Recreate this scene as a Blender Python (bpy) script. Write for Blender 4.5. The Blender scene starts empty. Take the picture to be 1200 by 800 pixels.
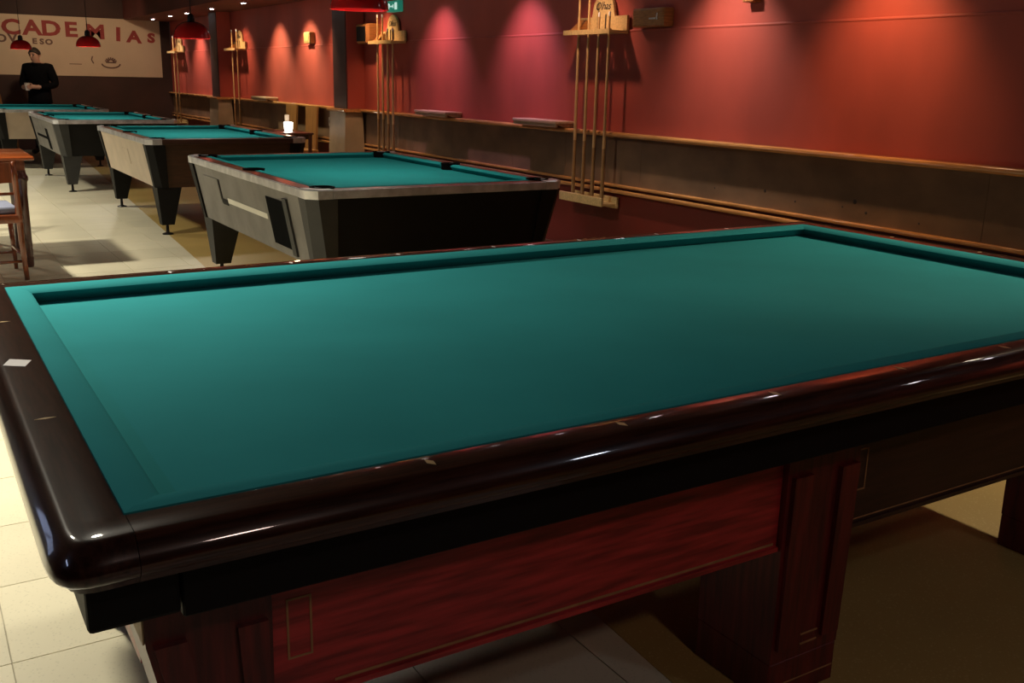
import bpy, bmesh, math, random
from mathutils import Vector, Matrix
random.seed(7)
PI = math.pi
scene = bpy.context.scene
C = scene.collection

# ------------------------------------------------------------------ camera
FPX, YAW, PITCH, ROLL = 1152.16, 0.55494, 0.26004, -0.02221
CAM = Vector((-0.1856, -1.2062, 1.3322))
_f = Vector((math.sin(YAW)*math.cos(PITCH), math.cos(YAW)*math.cos(PITCH), -math.sin(PITCH)))
_r = Vector((math.cos(YAW), -math.sin(YAW), 0))
_d = _f.cross(_r)
_c, _s = math.cos(ROLL), math.sin(ROLL)
_r2 = _c*_r + _s*_d
_d2 = -_s*_r + _c*_d
cam_data = bpy.data.cameras.new('camera')
cam_data.sensor_width = 36
cam_data.lens = FPX/1200*36
cam_data.clip_end = 100
cam = bpy.data.objects.new('camera', cam_data)
C.objects.link(cam)
M = Matrix((( _r2.x, -_d2.x, -_f.x, CAM.x), (_r2.y, -_d2.y, -_f.y, CAM.y), (_r2.z, -_d2.z, -_f.z, CAM.z), (0, 0, 0, 1)))
cam.matrix_world = M
scene.camera = cam

# ------------------------------------------------------------------ world, exposure, big lights
w = bpy.data.worlds.new('world')
scene.world = w
w.use_nodes = True
w.node_tree.nodes['Background'].inputs[0].default_value = (0.9, 0.62, 0.5, 1)
w.node_tree.nodes['Background'].inputs[1].default_value = 0.012
scene.view_settings.view_transform = 'Standard'
scene.view_settings.look = 'None'
scene.view_settings.gamma = 1
scene.view_settings.exposure = 0.0
scene.view_settings.use_curve_mapping = False

def light(name, kind, loc, energy, color, target=None, **kw):
    d = bpy.data.lights.new(name, kind)
    d.energy = energy
    d.color = color
    for k, v in kw.items():
        setattr(d, k, v)
    o = bpy.data.objects.new(name, d)
    C.objects.link(o)
    o.location = loc
    if target is not None:
        o.rotation_euler = (Vector(target)-Vector(loc)).to_track_quat('-Z', 'Y').to_euler()
    return o

# ceiling lamps over the open aisle left of the tables
def downlight(x, y, e, col=(1.0, 0.93, 0.76), aim=None, size=120, blend=1.0, z=2.7, soft=0.10):
    light('unseen_downlight', 'SPOT', (x, y, z), e, col, aim or (x, y, 0), spot_size=math.radians(size), spot_blend=blend, shadow_soft_size=soft)
downlight(-0.60, 2.95, 520, aim=(-0.45, 2.5, 0), size=112, z=2.6)
downlight(0.22, 2.45, 92, aim=(0.35, 1.7, 0), size=104, z=2.7)  # added to lift the brightness of the big table's cloth
downlight(-2.6, 3.6, 300)
downlight(-1.0, 6.2, 740, size=136)
downlight(-0.8, 10.0, 660, size=136)
downlight(-0.5, 14.0, 380, size=130)
# an added spot brightening the banner, one turned on the right end of the big table
downlight(2.2, 14.6, 170, (1.0, 0.72, 0.45), (2.7, 17.7, 1.45), 74, z=2.74)
downlight(3.92, 0.75, 120, (1.0, 0.84, 0.60), (2.55, 0.95, 0.35), 64, 0.7, z=2.17, soft=0.04)
# lamps of the part of the hall behind the viewer, then a cool strip at the left
light('unseen_ceiling_light', 'AREA', (0.9, -2.6, 2.74), 13, (1.0, 0.72, 0.62), (0.9, -2.6, 0), shape='DISK', size=0.30)
light('unseen_ceiling_light', 'AREA', (2.6, -2.2, 2.74), 5, (0.80, 0.86, 1.0), (2.6, -2.2, 0), shape='DISK', size=0.20)
light('unseen_ceiling_light', 'AREA', (-2.4, 0.4, 2.74), 7, (0.55, 0.66, 1.0), (-2.4, 0.4, 0), shape='RECTANGLE', size=0.20, size_y=1.0)  # unseen, put in for the blue streak on the left rail

# ------------------------------------------------------------------ materials
MATS = {}
def mat(name, color, rough=0.5, metal=0.0, var=0.0, scale=8.0, stretch=(1, 1, 1), bump=0.0, coat=0.0,
        color2=None, emit=None, emit_s=0.0, coords='Object', sheen=0.0, detail=6.0, spec=0.5, trans=0.0, coat_rough=0.05):
    m = bpy.data.materials.new(name)
    m.use_nodes = True
    nt = m.node_tree
    b = nt.nodes['Principled BSDF']
    b.inputs['Roughness'].default_value = rough
    b.inputs['Metallic'].default_value = metal
    b.inputs['Coat Weight'].default_value = coat
    b.inputs['Coat Roughness'].default_value = coat_rough
    b.inputs['Sheen Weight'].default_value = sheen
    b.inputs['Specular IOR Level'].default_value = spec
    b.inputs['Transmission Weight'].default_value = trans
    c1 = (*color, 1)
    c2 = (*(color2 if color2 else [max(0, c*(1-var)) for c in color]), 1)
    b.inputs['Base Color'].default_value = c1
    if var > 0 or color2 or bump > 0:
        if coords == 'World':
            tc = nt.nodes.new('ShaderNodeNewGeometry').outputs['Position']
        else:
            tc = nt.nodes.new('ShaderNodeTexCoord').outputs['Object']
        mp = nt.nodes.new('ShaderNodeMapping')
        mp.inputs['Scale'].default_value = stretch
        nt.links.new(tc, mp.inputs['Vector'])
        n = nt.nodes.new('ShaderNodeTexNoise')
        n.inputs['Scale'].default_value = scale
        n.inputs['Detail'].default_value = detail
        nt.links.new(mp.outputs[0], n.inputs['Vector'])
        r = nt.nodes.new('ShaderNodeValToRGB')
        r.color_ramp.elements[0].position = 0.35
        r.color_ramp.elements[1].position = 0.68
        r.color_ramp.elements[0].color = c2
        r.color_ramp.elements[1].color = c1
        nt.links.new(n.outputs['Fac'], r.inputs[0])
        nt.links.new(r.outputs[0], b.inputs['Base Color'])
        if bump > 0:
            bp = nt.nodes.new('ShaderNodeBump')
            bp.inputs['Strength'].default_value = bump
            bp.inputs['Distance'].default_value = 0.01
            nt.links.new(n.outputs['Fac'], bp.inputs['Height'])
            nt.links.new(bp.outputs[0], b.inputs['Normal'])
    if emit:
        b.inputs['Emission Color'].default_value = (*emit, 1)
        b.inputs['Emission Strength'].default_value = emit_s
    MATS[name] = m
    return m

mat('cloth', (0.030, 0.262, 0.275), 0.95, var=0.10, scale=3, bump=0.02, spec=0.05)
mat('pool_cloth', (0.016, 0.215, 0.225), 0.95, var=0.10, scale=3, spec=0.05)
mat('rosewood', (0.052, 0.017, 0.009), 0.28, var=0.65, scale=9, stretch=(1, 14, 14), coat=0.9, coat_rough=0.04, spec=0.1)
mat('rosewood_y', (0.046, 0.016, 0.010), 0.28, var=0.65, scale=9, stretch=(14, 1, 14), coat=0.9, coat_rough=0.04, spec=0.1)
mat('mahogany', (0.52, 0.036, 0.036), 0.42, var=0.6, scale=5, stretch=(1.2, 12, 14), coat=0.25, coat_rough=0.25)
mat('mahogany_v_shade', (0.15, 0.012, 0.010), 0.42, var=0.6, scale=5, stretch=(14, 12, 1.2), coat=0.25, coat_rough=0.25)  # vertical grain; the legs' dimmer light is put into the colour
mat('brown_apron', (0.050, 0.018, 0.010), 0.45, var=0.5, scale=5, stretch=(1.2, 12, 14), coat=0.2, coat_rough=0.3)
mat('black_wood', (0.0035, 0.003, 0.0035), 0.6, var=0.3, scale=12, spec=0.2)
mat('inlay', (0.42, 0.22, 0.09), 0.4, var=0.3, scale=30)
mat('bare_wood', (0.60, 0.44, 0.25), 0.7, var=0.3, scale=20)
mat('pearl', (0.62, 0.45, 0.22), 0.3, var=0.2, scale=40)
mat('white_chip', (0.72, 0.68, 0.66), 0.5, var=0.1, scale=30)
mat('grey_laminate', (0.19, 0.175, 0.155), 0.5, var=0.30, scale=6, coords='Object')
mat('beige_laminate', (0.50, 0.40, 0.29), 0.5, var=0.15, scale=6)
mat('black_laminate', (0.005, 0.0045, 0.004), 0.6, var=0.3, scale=10, spec=0.2)
mat('charcoal', (0.020, 0.020, 0.019), 0.55, var=0.3, scale=10)
mat('brown_laminate', (0.060, 0.022, 0.010), 0.45, var=0.4, scale=6, stretch=(1, 8, 8))
mat('metal', (0.74, 0.73, 0.73), 0.34, metal=0.55, var=0.35, scale=14, bump=0.02)
mat('rail_brown', (0.055, 0.020, 0.012), 0.35, var=0.6, scale=10, coat=0.4, color2=(0.14, 0.035, 0.015))
mat('pocket', (0.003, 0.003, 0.003), 0.9, var=0.2, spec=0.05)
mat('slot_white', (0.75, 0.72, 0.62), 0.45, var=0.1)
mat('wall_red', (0.42, 0.066, 0.042), 0.62, var=0.22, scale=1.6, stretch=(1, 1.5, 0.7), bump=0.03, coords='World', detail=3)
mat('wall_low', (0.14, 0.010, 0.003), 0.6, var=0.25, scale=2, coords='World')
mat('band', (0.20, 0.115, 0.060), 0.65, var=0.35, scale=5, coords='World', stretch=(1, 0.7, 1), bump=0.05)
mat('trim_wood', (0.62, 0.29, 0.095), 0.22, var=0.35, scale=6, stretch=(10, 1, 10), coat=0.8, coords='World')
mat('shelf_wood', (0.55, 0.36, 0.22), 0.45, var=0.3, scale=6, stretch=(10, 1, 10))
mat('pilaster_dark', (0.075, 0.035, 0.035), 0.5, var=0.3, scale=4)
mat('pilaster_base', (0.42, 0.30, 0.18), 0.5, var=0.25, scale=5)
mat('dark_ceiling', (0.030, 0.016, 0.013), 0.9, var=0.3, scale=2)
mat('soffit_red', (0.14, 0.030, 0.022), 0.7, var=0.3, scale=2)
mat('far_wall', (0.050, 0.016, 0.010), 0.7, var=0.4, scale=2)
mat('grout', (0.42, 0.38, 0.28), 0.8, var=0.2, scale=10)
mat('pine', (0.66, 0.47, 0.20), 0.42, var=0.3, scale=8, stretch=(1, 10, 10), coat=0.2)
mat('cue_shaft', (0.62, 0.40, 0.17), 0.3, var=0.2, scale=10, coat=0.3)
mat('cue_butt', (0.36, 0.20, 0.075), 0.3, var=0.3, scale=10, coat=0.5)
mat('cue_tip', (0.85, 0.82, 0.78), 0.5, var=0.1)
mat('ink', (0.03, 0.02, 0.02), 0.6, var=0.1)
mat('box_wood', (0.42, 0.17, 0.045), 0.45, var=0.4, scale=12, stretch=(1, 2, 10), coat=0.1)
mat('tan_box', (0.50, 0.30, 0.10), 0.5, var=0.2)
mat('shade_red', (0.55, 0.010, 0.012), 0.22, var=0.15, scale=3, coat=0.7)
mat('shade_inner', (0.80, 0.74, 0.66), 0.6, var=0.05)
mat('black_metal', (0.012, 0.012, 0.012), 0.4, metal=0.5, var=0.2)
mat('bulb', (1, 1, 1), 0.5, emit=(1.0, 0.86, 0.62), emit_s=14.0)
mat('spot_lens', (1, 1, 1), 0.5, emit=(1.0, 0.93, 0.95), emit_s=45.0)
mat('exit_green', (0.02, 0.22, 0.13), 0.4, emit=(0.03, 0.35, 0.24), emit_s=0.35)
mat('exit_white', (0.8, 0.9, 0.85), 0.4, emit=(0.65, 0.95, 0.85), emit_s=0.7)
mat('banner', (0.62, 0.47, 0.33), 0.75, var=0.12, scale=1.5, coords='World')
mat('banner_red', (0.30, 0.035, 0.030), 0.7, var=0.2)
mat('banner_dark', (0.16, 0.08, 0.06), 0.7, var=0.2)
mat('chair_wood', (0.22, 0.052, 0.014), 0.3, var=0.45, scale=6, stretch=(6, 6, 1), coat=0.5)
mat('table_wood', (0.38, 0.085, 0.020), 0.28, var=0.4, scale=4, stretch=(1, 8, 8), coat=0.6)
mat('dark_turned', (0.085, 0.022, 0.014), 0.3, var=0.4, scale=6, coat=0.5)
mat('seat_blue', (0.24, 0.26, 0.36), 0.85, var=0.2, scale=20, bump=0.05)
mat('seat_dark', (0.02, 0.02, 0.03), 0.85, var=0.2, scale=20)
mat('oak', (0.36, 0.16, 0.045), 0.4, var=0.35, scale=6, stretch=(6, 6, 1), coat=0.3)
mat('candle_glass', (0.95, 0.93, 0.9), 0.3, emit=(1.0, 0.93, 0.84), emit_s=6.0)
mat('paper_white', (0.55, 0.48, 0.40), 0.7, var=0.05)
mat('jacket', (0.003, 0.003, 0.004), 0.9, var=0.3, scale=12, bump=0.1, spec=0.1)
mat('trousers', (0.016, 0.018, 0.026), 0.9, var=0.3, scale=12)
mat('shoe', (0.02, 0.017, 0.015), 0.5, var=0.2)
mat('skin', (0.50, 0.27, 0.19), 0.55, var=0.15, scale=9)
mat('lips', (0.36, 0.13, 0.11), 0.5, var=0.1)
mat('hair', (0.028, 0.016, 0.010), 0.6, var=0.4, scale=30, bump=0.3)
mat('eye', (0.03, 0.02, 0.015), 0.2, var=0.1)
mat('window_glow', (0.5, 0.55, 0.7), 0.3, emit=(0.50, 0.62, 1.0), emit_s=1.15)
mat('cup_white', (0.85, 0.78, 0.66), 0.5, var=0.08)

def terrazzo(name, base, chips, rough, patch):
    m = bpy.data.materials.new(name)
    m.use_nodes = True
    nt = m.node_tree
    b = nt.nodes['Principled BSDF']
    g = nt.nodes.new('ShaderNodeNewGeometry')
    v = nt.nodes.new('ShaderNodeTexVoronoi')
    v.inputs['Scale'].default_value = 90
    nt.links.new(g.outputs['Position'], v.inputs['Vector'])
    r = nt.nodes.new('ShaderNodeValToRGB')
    r.color_ramp.elements[0].color = (*chips, 1)
    r.color_ramp.elements[0].position = 0.05
    r.color_ramp.elements[1].color = (*base, 1)
    r.color_ramp.elements[1].position = 0.32
    nt.links.new(v.outputs['Distance'], r.inputs[0])
    n = nt.nodes.new('ShaderNodeTexNoise')
    n.inputs['Scale'].default_value = 2.2
    nt.links.new(g.outputs['Position'], n.inputs['Vector'])
    oi = nt.nodes.new('ShaderNodeObjectInfo')
    ad = nt.nodes.new('ShaderNodeMath')
    ad.operation = 'ADD'
    nt.links.new(n.outputs['Fac'], ad.inputs[0])
    sc = nt.nodes.new('ShaderNodeMath')
    sc.operation = 'MULTIPLY'
    sc.inputs[1].default_value = 0.35
    nt.links.new(oi.outputs['Random'], sc.inputs[0])
    nt.links.new(sc.outputs[0], ad.inputs[1])
    mr = nt.nodes.new('ShaderNodeMapRange')
    mr.inputs['From Min'].default_value = 0.3
    mr.inputs['From Max'].default_value = 1.0
    mr.inputs['To Min'].default_value = 1.0-patch
    mr.inputs['To Max'].default_value = 1.0
    nt.links.new(ad.outputs[0], mr.inputs['Value'])
    mx = nt.nodes.new('ShaderNodeMix')
    mx.data_type = 'RGBA'
    mx.blend_type = 'MULTIPLY'
    mx.inputs['Factor'].default_value = 1
    nt.links.new(r.outputs[0], mx.inputs['A'])
    nt.links.new(mr.outputs[0], mx.inputs['B'])
    nt.links.new(mx.outputs['Result'], b.inputs['Base Color'])
    b.inputs['Roughness'].default_value = rough
    MATS[name] = m
terrazzo('tile_cream', (0.70, 0.64, 0.46), (0.58, 0.53, 0.38), 0.33, 0.16)
terrazzo('floor_ochre', (0.44, 0.30, 0.095), (0.56, 0.42, 0.18), 0.42, 0.25)

# ------------------------------------------------------------------ mesh helpers
class MB:
    def __init__(s):
        s.bm = bmesh.new()
    def box(s, a, b, bevel=0.0, seg=2):
        vs = [s.bm.verts.new((x, y, z)) for x in (a[0], b[0]) for y in (a[1], b[1]) for z in (a[2], b[2])]
        idx = [(0, 1, 3, 2), (4, 6, 7, 5), (0, 4, 5, 1), (2, 3, 7, 6), (0, 2, 6, 4), (1, 5, 7, 3)]
        fs = [s.bm.faces.new([vs[i] for i in q]) for q in idx]
        if bevel > 0:
            es = set(e for f in fs for e in f.edges)
            bmesh.ops.bevel(s.bm, geom=list(es), offset=bevel, segments=seg, affect='EDGES', profile=0.5)
        return s
    def hexa(s, bot, top):
        """bot, top: 4 points each, same winding"""
        b = [s.bm.verts.new(p) for p in bot]
        t = [s.bm.verts.new(p) for p in top]
        n = len(b)
        s.bm.faces.new(b[::-1])
        s.bm.faces.new(t)
        for i in range(n):
            s.bm.faces.new((b[i], b[(i+1) % n], t[(i+1) % n], t[i]))
        return s
    def prism(s, pts, z0, z1):
        return s.hexa([(x, y, z0) for x, y in pts], [(x, y, z1) for x, y in pts])
    def sweep(s, secs, closed_profile=True):
        """list of rings (equal length) joined, caps at ends"""
        rings = [[s.bm.verts.new(p) for p in r] for r in secs]
        n = len(rings[0])
        for a, b in zip(rings, rings[1:]):
            for i in range(n if closed_profile else n-1):
                s.bm.faces.new((a[i], a[(i+1) % n], b[(i+1) % n], b[i]))
        if closed_profile:
            s.bm.faces.new(rings[0][::-1])
            s.bm.faces.new(rings[-1])
        return s
    def tube(s, pts, r, n=10):
        pts = [Vector(p) for p in pts]
        rr = r if isinstance(r, (list, tuple)) else [r]*len(pts)
        secs = []
        for i, p in enumerate(pts):
            t = (pts[min(i+1, len(pts)-1)]-pts[max(i-1, 0)]).normalized()
            u = t.orthogonal().normalized() if i == 0 else (u - t*u.dot(t)).normalized()
            v = t.cross(u)
            secs.append([p+rr[i]*(math.cos(2*PI*k/n)*u+math.sin(2*PI*k/n)*v) for k in range(n)])
        return s.sweep(secs)
    def lathe(s, prof, n=20, center=(0, 0), caps=True):
        rings = []
        for r, z in prof:
            rings.append([(center[0]+r*math.cos(2*PI*k/n), center[1]+r*math.sin(2*PI*k/n), z) for k in range(n)])
        rv = [[s.bm.verts.new(p) for p in q] for q in rings]
        for a, b in zip(rv, rv[1:]):
            for i in range(n):
                s.bm.faces.new((a[i], a[(i+1) % n], b[(i+1) % n], b[i]))
        if caps:
            s.bm.faces.new(rv[0][::-1])
            s.bm.faces.new(rv[-1])
        return s
    def poly(s, pts):
        s.bm.faces.new([s.bm.verts.new(p) for p in pts])
        return s
    def done(s, name, m, parent=None, smooth=False, loc=None):
        bmesh.ops.recalc_face_normals(s.bm, faces=s.bm.faces[:])
        me = bpy.data.meshes.new(name)
        s.bm.to_mesh(me)
        s.bm.free()
        me.materials.append(MATS[m] if isinstance(m, str) else m)
        if smooth:
            for p in me.polygons:
                p.use_smooth = True
            if smooth == 'auto':
                me.set_sharp_from_angle(angle=math.radians(40))
        o = bpy.data.objects.new(name, me)
        C.objects.link(o)
        if parent is not None:
            o.parent = parent
        if loc is not None:
            o.location = loc
        return o

def thing(name, label, cat, loc=(0, 0, 0), rotz=0, group=None):
    o = bpy.data.objects.new(name, None)
    o.empty_display_size = 0.1
    C.objects.link(o)
    o.location = loc
    o.rotation_euler = (0, 0, rotz)
    return tag(o, label, cat, group)
def tag(o, label, cat, group=None):
    o['label'] = label
    o['category'] = cat
    if group:
        o['group'] = group
    return o
def struct(o, label=None):
    o['kind'] = 'structure'
    if label:
        o['label'] = label
    return o
def dup(root, loc, rotz=None, label=None):
    r = root.copy()
    C.objects.link(r)
    r.location = loc
    if rotz is not None:
        r.rotation_euler = (0, 0, rotz)
    if label:
        r['label'] = label
    for ch in list(root.children):
        c = ch.copy()
        C.objects.link(c)
        c.parent = r
        for g in ch.children:
            d = g.copy()
            C.objects.link(d)
            d.parent = c
    return r
def text_mesh(name, body, size, m, parent, matrix, extrude=0.001, shear=0.0, bold=0.0):
    cu = bpy.data.curves.new(name, 'FONT')
    cu.body = body
    cu.size = size
    cu.extrude = extrude
    cu.offset = bold
    cu.shear = shear
    cu.align_x = 'CENTER'
    cu.align_y = 'CENTER'
    cu.resolution_u = 3
    t = bpy.data.objects.new(name, cu)
    C.objects.link(t)
    dg = bpy.context.evaluated_depsgraph_get()
    me = bpy.data.meshes.new_from_object(t.evaluated_get(dg))
    bpy.data.objects.remove(t)
    me.materials.clear()
    me.materials.append(MATS[m])
    o = bpy.data.objects.new(name, me)
    C.objects.link(o)
    if parent:
        o.parent = parent
    o.matrix_local = matrix
    return o

# ------------------------------------------------------------------ the room
XW, XL, Y0, Y1, ZC = 4.184, -5.5, -4.0, 17.70, 2.8
TH = 0.2
# floor slab with cream tiles left of the joint line, ochre terrazzo right of it
fl = struct(MB().box((XL-TH, Y0-TH, -0.12), (XW+TH, Y1+TH, -0.006)).done('floor', 'grout'), 'pale tiled and ochre floor of the billiard hall')
def bx_line(y):
    return 1.578+0.070*(y-5.82)
MB().prism([(bx_line(Y0), Y0), (XW, Y0), (XW, Y1), (bx_line(Y1), Y1)], -0.006, 0.0).done('ochre_paving', 'floor_ochre', fl)
TS, GAP = 0.40, 0.0016
def clip(poly):
    out = []
    for i, p in enumerate(poly):
        q = poly[(i+1) % len(poly)]
        dp, dq = p[0]-bx_line(p[1])+GAP, q[0]-bx_line(q[1])+GAP
        if dp <= 0:
            out.append(p)
        if dp*dq < 0:
            t = dp/(dp-dq)
            out.append((p[0]+t*(q[0]-p[0]), p[1]+t*(q[1]-p[1])))
    return out
tile_me = None
rest = MB()
ntile = 0
for i in range(-14, 9):
    for j in range(-13, 44):
        x0, y0 = -0.10+i*TS, 1.10+j*TS
        x1, y1 = x0+TS, y0+TS
        if x0 < XL or x1 > XW or y0 < Y0 or y1 > Y1:
            continue
        full = [(x0+GAP, y0+GAP), (x1-GAP, y0+GAP), (x1-GAP, y1-GAP), (x0+GAP, y1-GAP)]
        pl = clip(full)
        if len(pl) < 3:
            continue
        seen = (y0 > -0.2 and x1 > -0.9+0.10*y0 and y0 < 14.0 and not (0.3 < x0 and y0 < 2.4))
        if seen and ntile < 300:
            ntile += 1
            if len(pl) == 4 and pl == full:
                if tile_me is None:
                    o = MB().box((GAP, GAP, -0.006), (TS-GAP, TS-GAP, 0)).done('tile', 'tile_cream', fl, loc=(x0, y0, 0))
                    tile_me = o.data
                else:
                    o = bpy.data.objects.new('tile', tile_me)
                    C.objects.link(o)
                    o.parent = fl
                    o.location = (x0, y0, 0)
            else:
                MB().prism([(p[0]-x0, p[1]-y0) for p in pl], -0.006, 0).done('tile', 'tile_cream', fl, loc=(x0, y0, 0))
        else:
            rest.prism(pl, -0.006, 0)
o = rest.done('tile_field', 'tile_cream', fl)
o['kind'] = 'stuff'

struct(MB().box((XL-TH, Y0-TH, ZC), (XW+TH, Y1+TH, ZC+TH)).done('ceiling', 'dark_ceiling'), 'dark brown ceiling')
struct(MB().box((XL-TH, Y0-TH, 0), (XL, Y1+TH, ZC)).done('wall_left', 'far_wall'), 'dark wall')
win = struct(MB().box((XL, 8.40, 0.86), (XL+0.05, 12.60, 0.92)).done('added_window_1', 'dark_turned'), 'added wide window in the left wall, out of view, giving cool light')  # unseen window put in for the blue streaks on the rail
MB().box((XL, 8.40, 2.14), (XL+0.05, 12.60, 2.20)).done('window_head', 'dark_turned', win)
for k in range(5):
    y = 8.40+k*1.035
    MB().box((XL, y, 0.9205), (XL+0.05, y+0.06, 2.1395)).done('mullion', 'dark_turned', win)
    if k < 4:
        MB().box((XL+0.01, y+0.0605, 0.9205), (XL+0.016, y+1.0345, 2.1395)).done('pane', 'window_glow', win)
struct(MB().box((XL, Y0-TH, 0), (XW, Y0, ZC)).done('wall_front', 'far_wall'), 'dark wall')
struct(MB().box((XL, Y1, 0), (XW, Y1+TH, ZC)).done('wall_back', 'far_wall'), 'dark brown back wall behind the banner')

# right wall: stacked bands
ZB0, ZB1, ZS = 0.614, 0.965, 1.674
wr = struct(MB().box((XW+0.012, Y0, 0), (XW+TH, Y1, ZC)).done('wall_right', 'wall_red'), 'red painted wall with wooden chair rail')
MB().box((XW, Y0, ZB1), (XW+0.012, Y1, ZS)).done('wall_cladding', 'wall_red', wr)
MB().box((XW, Y0, 0), (XW+0.012, Y1, ZB0)).done('plinth_panel', 'wall_low', wr)
# band panels between the two wooden trims, laid end to end
ys = [Y0, -1.2, 1.6, 4.2, 5.12, 5.90, 6.96, 7.78, 9.2, 11.0, 12.9, 15.0, Y1]
for a, b in zip(ys, ys[1:]):
    MB().box((XW-0.002, a+0.001, ZB0), (XW+0.012, b-0.001, ZB1)).done('band_panel', 'band', wr)

PIL = [(8.975, 9.36), (13.90, 14.30)]      # pilasters y ranges
for dy, dz, dr in ((3.02, .725, .010), (2.78, .690, .007), (2.44, .70, .006), (2.36, .735, .013), (2.28, .685, .009), (1.95, .672, .006), (3.45, .70, .006)):
    MB().lathe([(dr*0.4, -0.0042), (dr*0.8, -0.0034), (dr, -0.0022)], 8).done('dent', 'ink', wr).matrix_local = Matrix.Translation((XW, dy, dz)) @ Matrix.Rotation(PI/2, 4, 'Y')
PX = 3.987
def along(pieces):
    """y spans of the wall free of pilasters"""
    out, y = [], Y0
    for a, b in PIL:
        out.append((y, a))
        y = b
    out.append((y, Y1))
    return out
def rounded_rail(a, b, x0, x1, z0, z1):
    """bullnose moulding running along y, projecting from x1 (wall) to x0"""
    h = (z1-z0)/2
    prof = [(x1, z1), (x0+h*0.7, z1)]
    for k in range(1, 8):
        t = PI/2+PI*k/8
        prof.append((x0+h*0.7+h*0.7*math.cos(t), z0+h+h*math.sin(t)))
    prof += [(x0+h*0.7, z0), (x1, z0)]
    return [[(x, y, z) for x, z in prof] for y in (a, b)]
t1 = MB()
for a, b in along(0):
    t1.sweep(rounded_rail(a, b, XW-0.078, XW-0.0025, 0.958, 0.992))
for a, b in PIL:
    t1.sweep(rounded_rail(a-0.055, b+0.055, PX-0.075, XW-0.0025, 0.9575, 0.9925))
struct(t1.done('trim_1', 'trim_wood', smooth='auto'), 'varnished wooden chair rail along the red wall')
t2 = MB()
for a, b in along(0):
    t2.sweep(rounded_rail(a, b, XW-0.036, XW-0.0025, 0.606, 0.628))
struct(t2.done('trim_2', 'trim_wood', smooth='auto'), 'upper of the two thin wooden beads below the grey band')
t3 = MB()
for a, b in along(0):
    t3.sweep(rounded_rail(a, b, XW-0.040, XW-0.0025, 0.562, 0.590))
struct(t3.done('trim_3', 'trim_wood', smooth='auto'), 'lower of the two thin wooden beads below the grey band')
t4 = MB()
for a, b in along(0):
    t4.box((XW-0.012, a, 0), (XW, b, 0.10))
struct(MB().sweep([[(XW+0.011, y, ZS-0.008), (XW-0.0012, y, ZS-0.0075), (XW-0.0036, y, ZS-0.003), (XW-0.0030, y, ZS+0.003), (XW-0.0005, y, ZS+0.0075), (XW+0.011, y, ZS+0.010)] for y in (Y0, Y1)]).done('trim_4', 'wall_red', smooth='auto'), 'thin red bead running along the upper wall')
struct(t4.done('baseboard_right', 'dark_turned'), 'dark skirting board')
for a, b in PIL:
    pl = struct(MB().box((PX, a, 0.993), (XW-0.0005, b, 2.199)).done('pilaster', 'wall_red', wr))
    del pl['kind']
    MB().box((PX-0.012, a+0.012, 0.993), (PX-0.0005, b-0.012, 2.19)).done('pilaster_facing', 'pilaster_dark', wr)
    MB().hexa([(PX-0.085, a-0.05, 0), (XW-0.013, a-0.05, 0), (XW-0.013, b+0.05, 0), (PX-0.085, b+0.05, 0)],
              [(PX-0.045, a-0.03, 0.955), (XW-0.0405, a-0.03, 0.955), (XW-0.0405, b+0.03, 0.955), (PX-0.045, b+0.03, 0.955)]).done('pilaster_base', 'pilaster_base', wr)
# soffit along the wall holding the recessed spots
sf = struct(MB().box((3.42, Y0, 2.20), (XW+0.0115, Y1, ZC-0.001)).done('ceiling_soffit', 'soffit_red'), 'dark red dropped soffit above the wall')

SPOTS = [(-1.2, (1.0, .55, .30), 1.0), (0.0, (1.0, .55, .30), .6), (2.27, (1.0, .56, .26), 1.35), (3.42, (1.0, .82, .70), 1.75), (4.66, (1.0, .58, .38), .8),
         (5.70, (1.0, .60, .98), 1.3), (7.16, (1.0, .56, .86), 1.3), (8.40, (1.0, .60, .33), 1.5), (9.65, (1.0, .70, .42), 1.8), (10.62, (1.0, .92, .58), 2.7), (11.73, (1.0, .92, .58), 2.7),
         (13.22, (1.0, .62, .38), 1.5), (14.60, (1.0, .75, .60), 2.0), (15.66, (1.0, .75, .62), 2.2), (16.9, (1.0, .75, .62), 1.2)]
sg = 'recessed spotlights in the red soffit'
SPOT_LABELS = ['rearmost recessed soffit spotlight, behind the viewer', 'recessed soffit spotlight level with the near right end of the big table',
               'recessed soffit spotlight above the wide orange light pool at the right', 'recessed soffit spotlight above the pale pink light pool right of the wooden box',
               'recessed soffit spotlight above the nearest cue rack', 'recessed soffit spotlight above the purple light pool by the nearest cue rack',
               'recessed soffit spotlight above the purple light pool nearer the exit sign', 'recessed soffit spotlight above the exit sign', 'recessed soffit spotlight just beyond the first pilaster',
               'recessed soffit spotlight above the small tan wall box', 'recessed soffit spotlight above the far drink shelf', 'recessed soffit spotlight above the cue rack at the second pilaster, brightest point',
               'recessed soffit spotlight just beyond the second pilaster', 'small recessed soffit spotlight right above the farther red dome lamp', 'farthest small recessed soffit spotlight, next to the banner corner']
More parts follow.
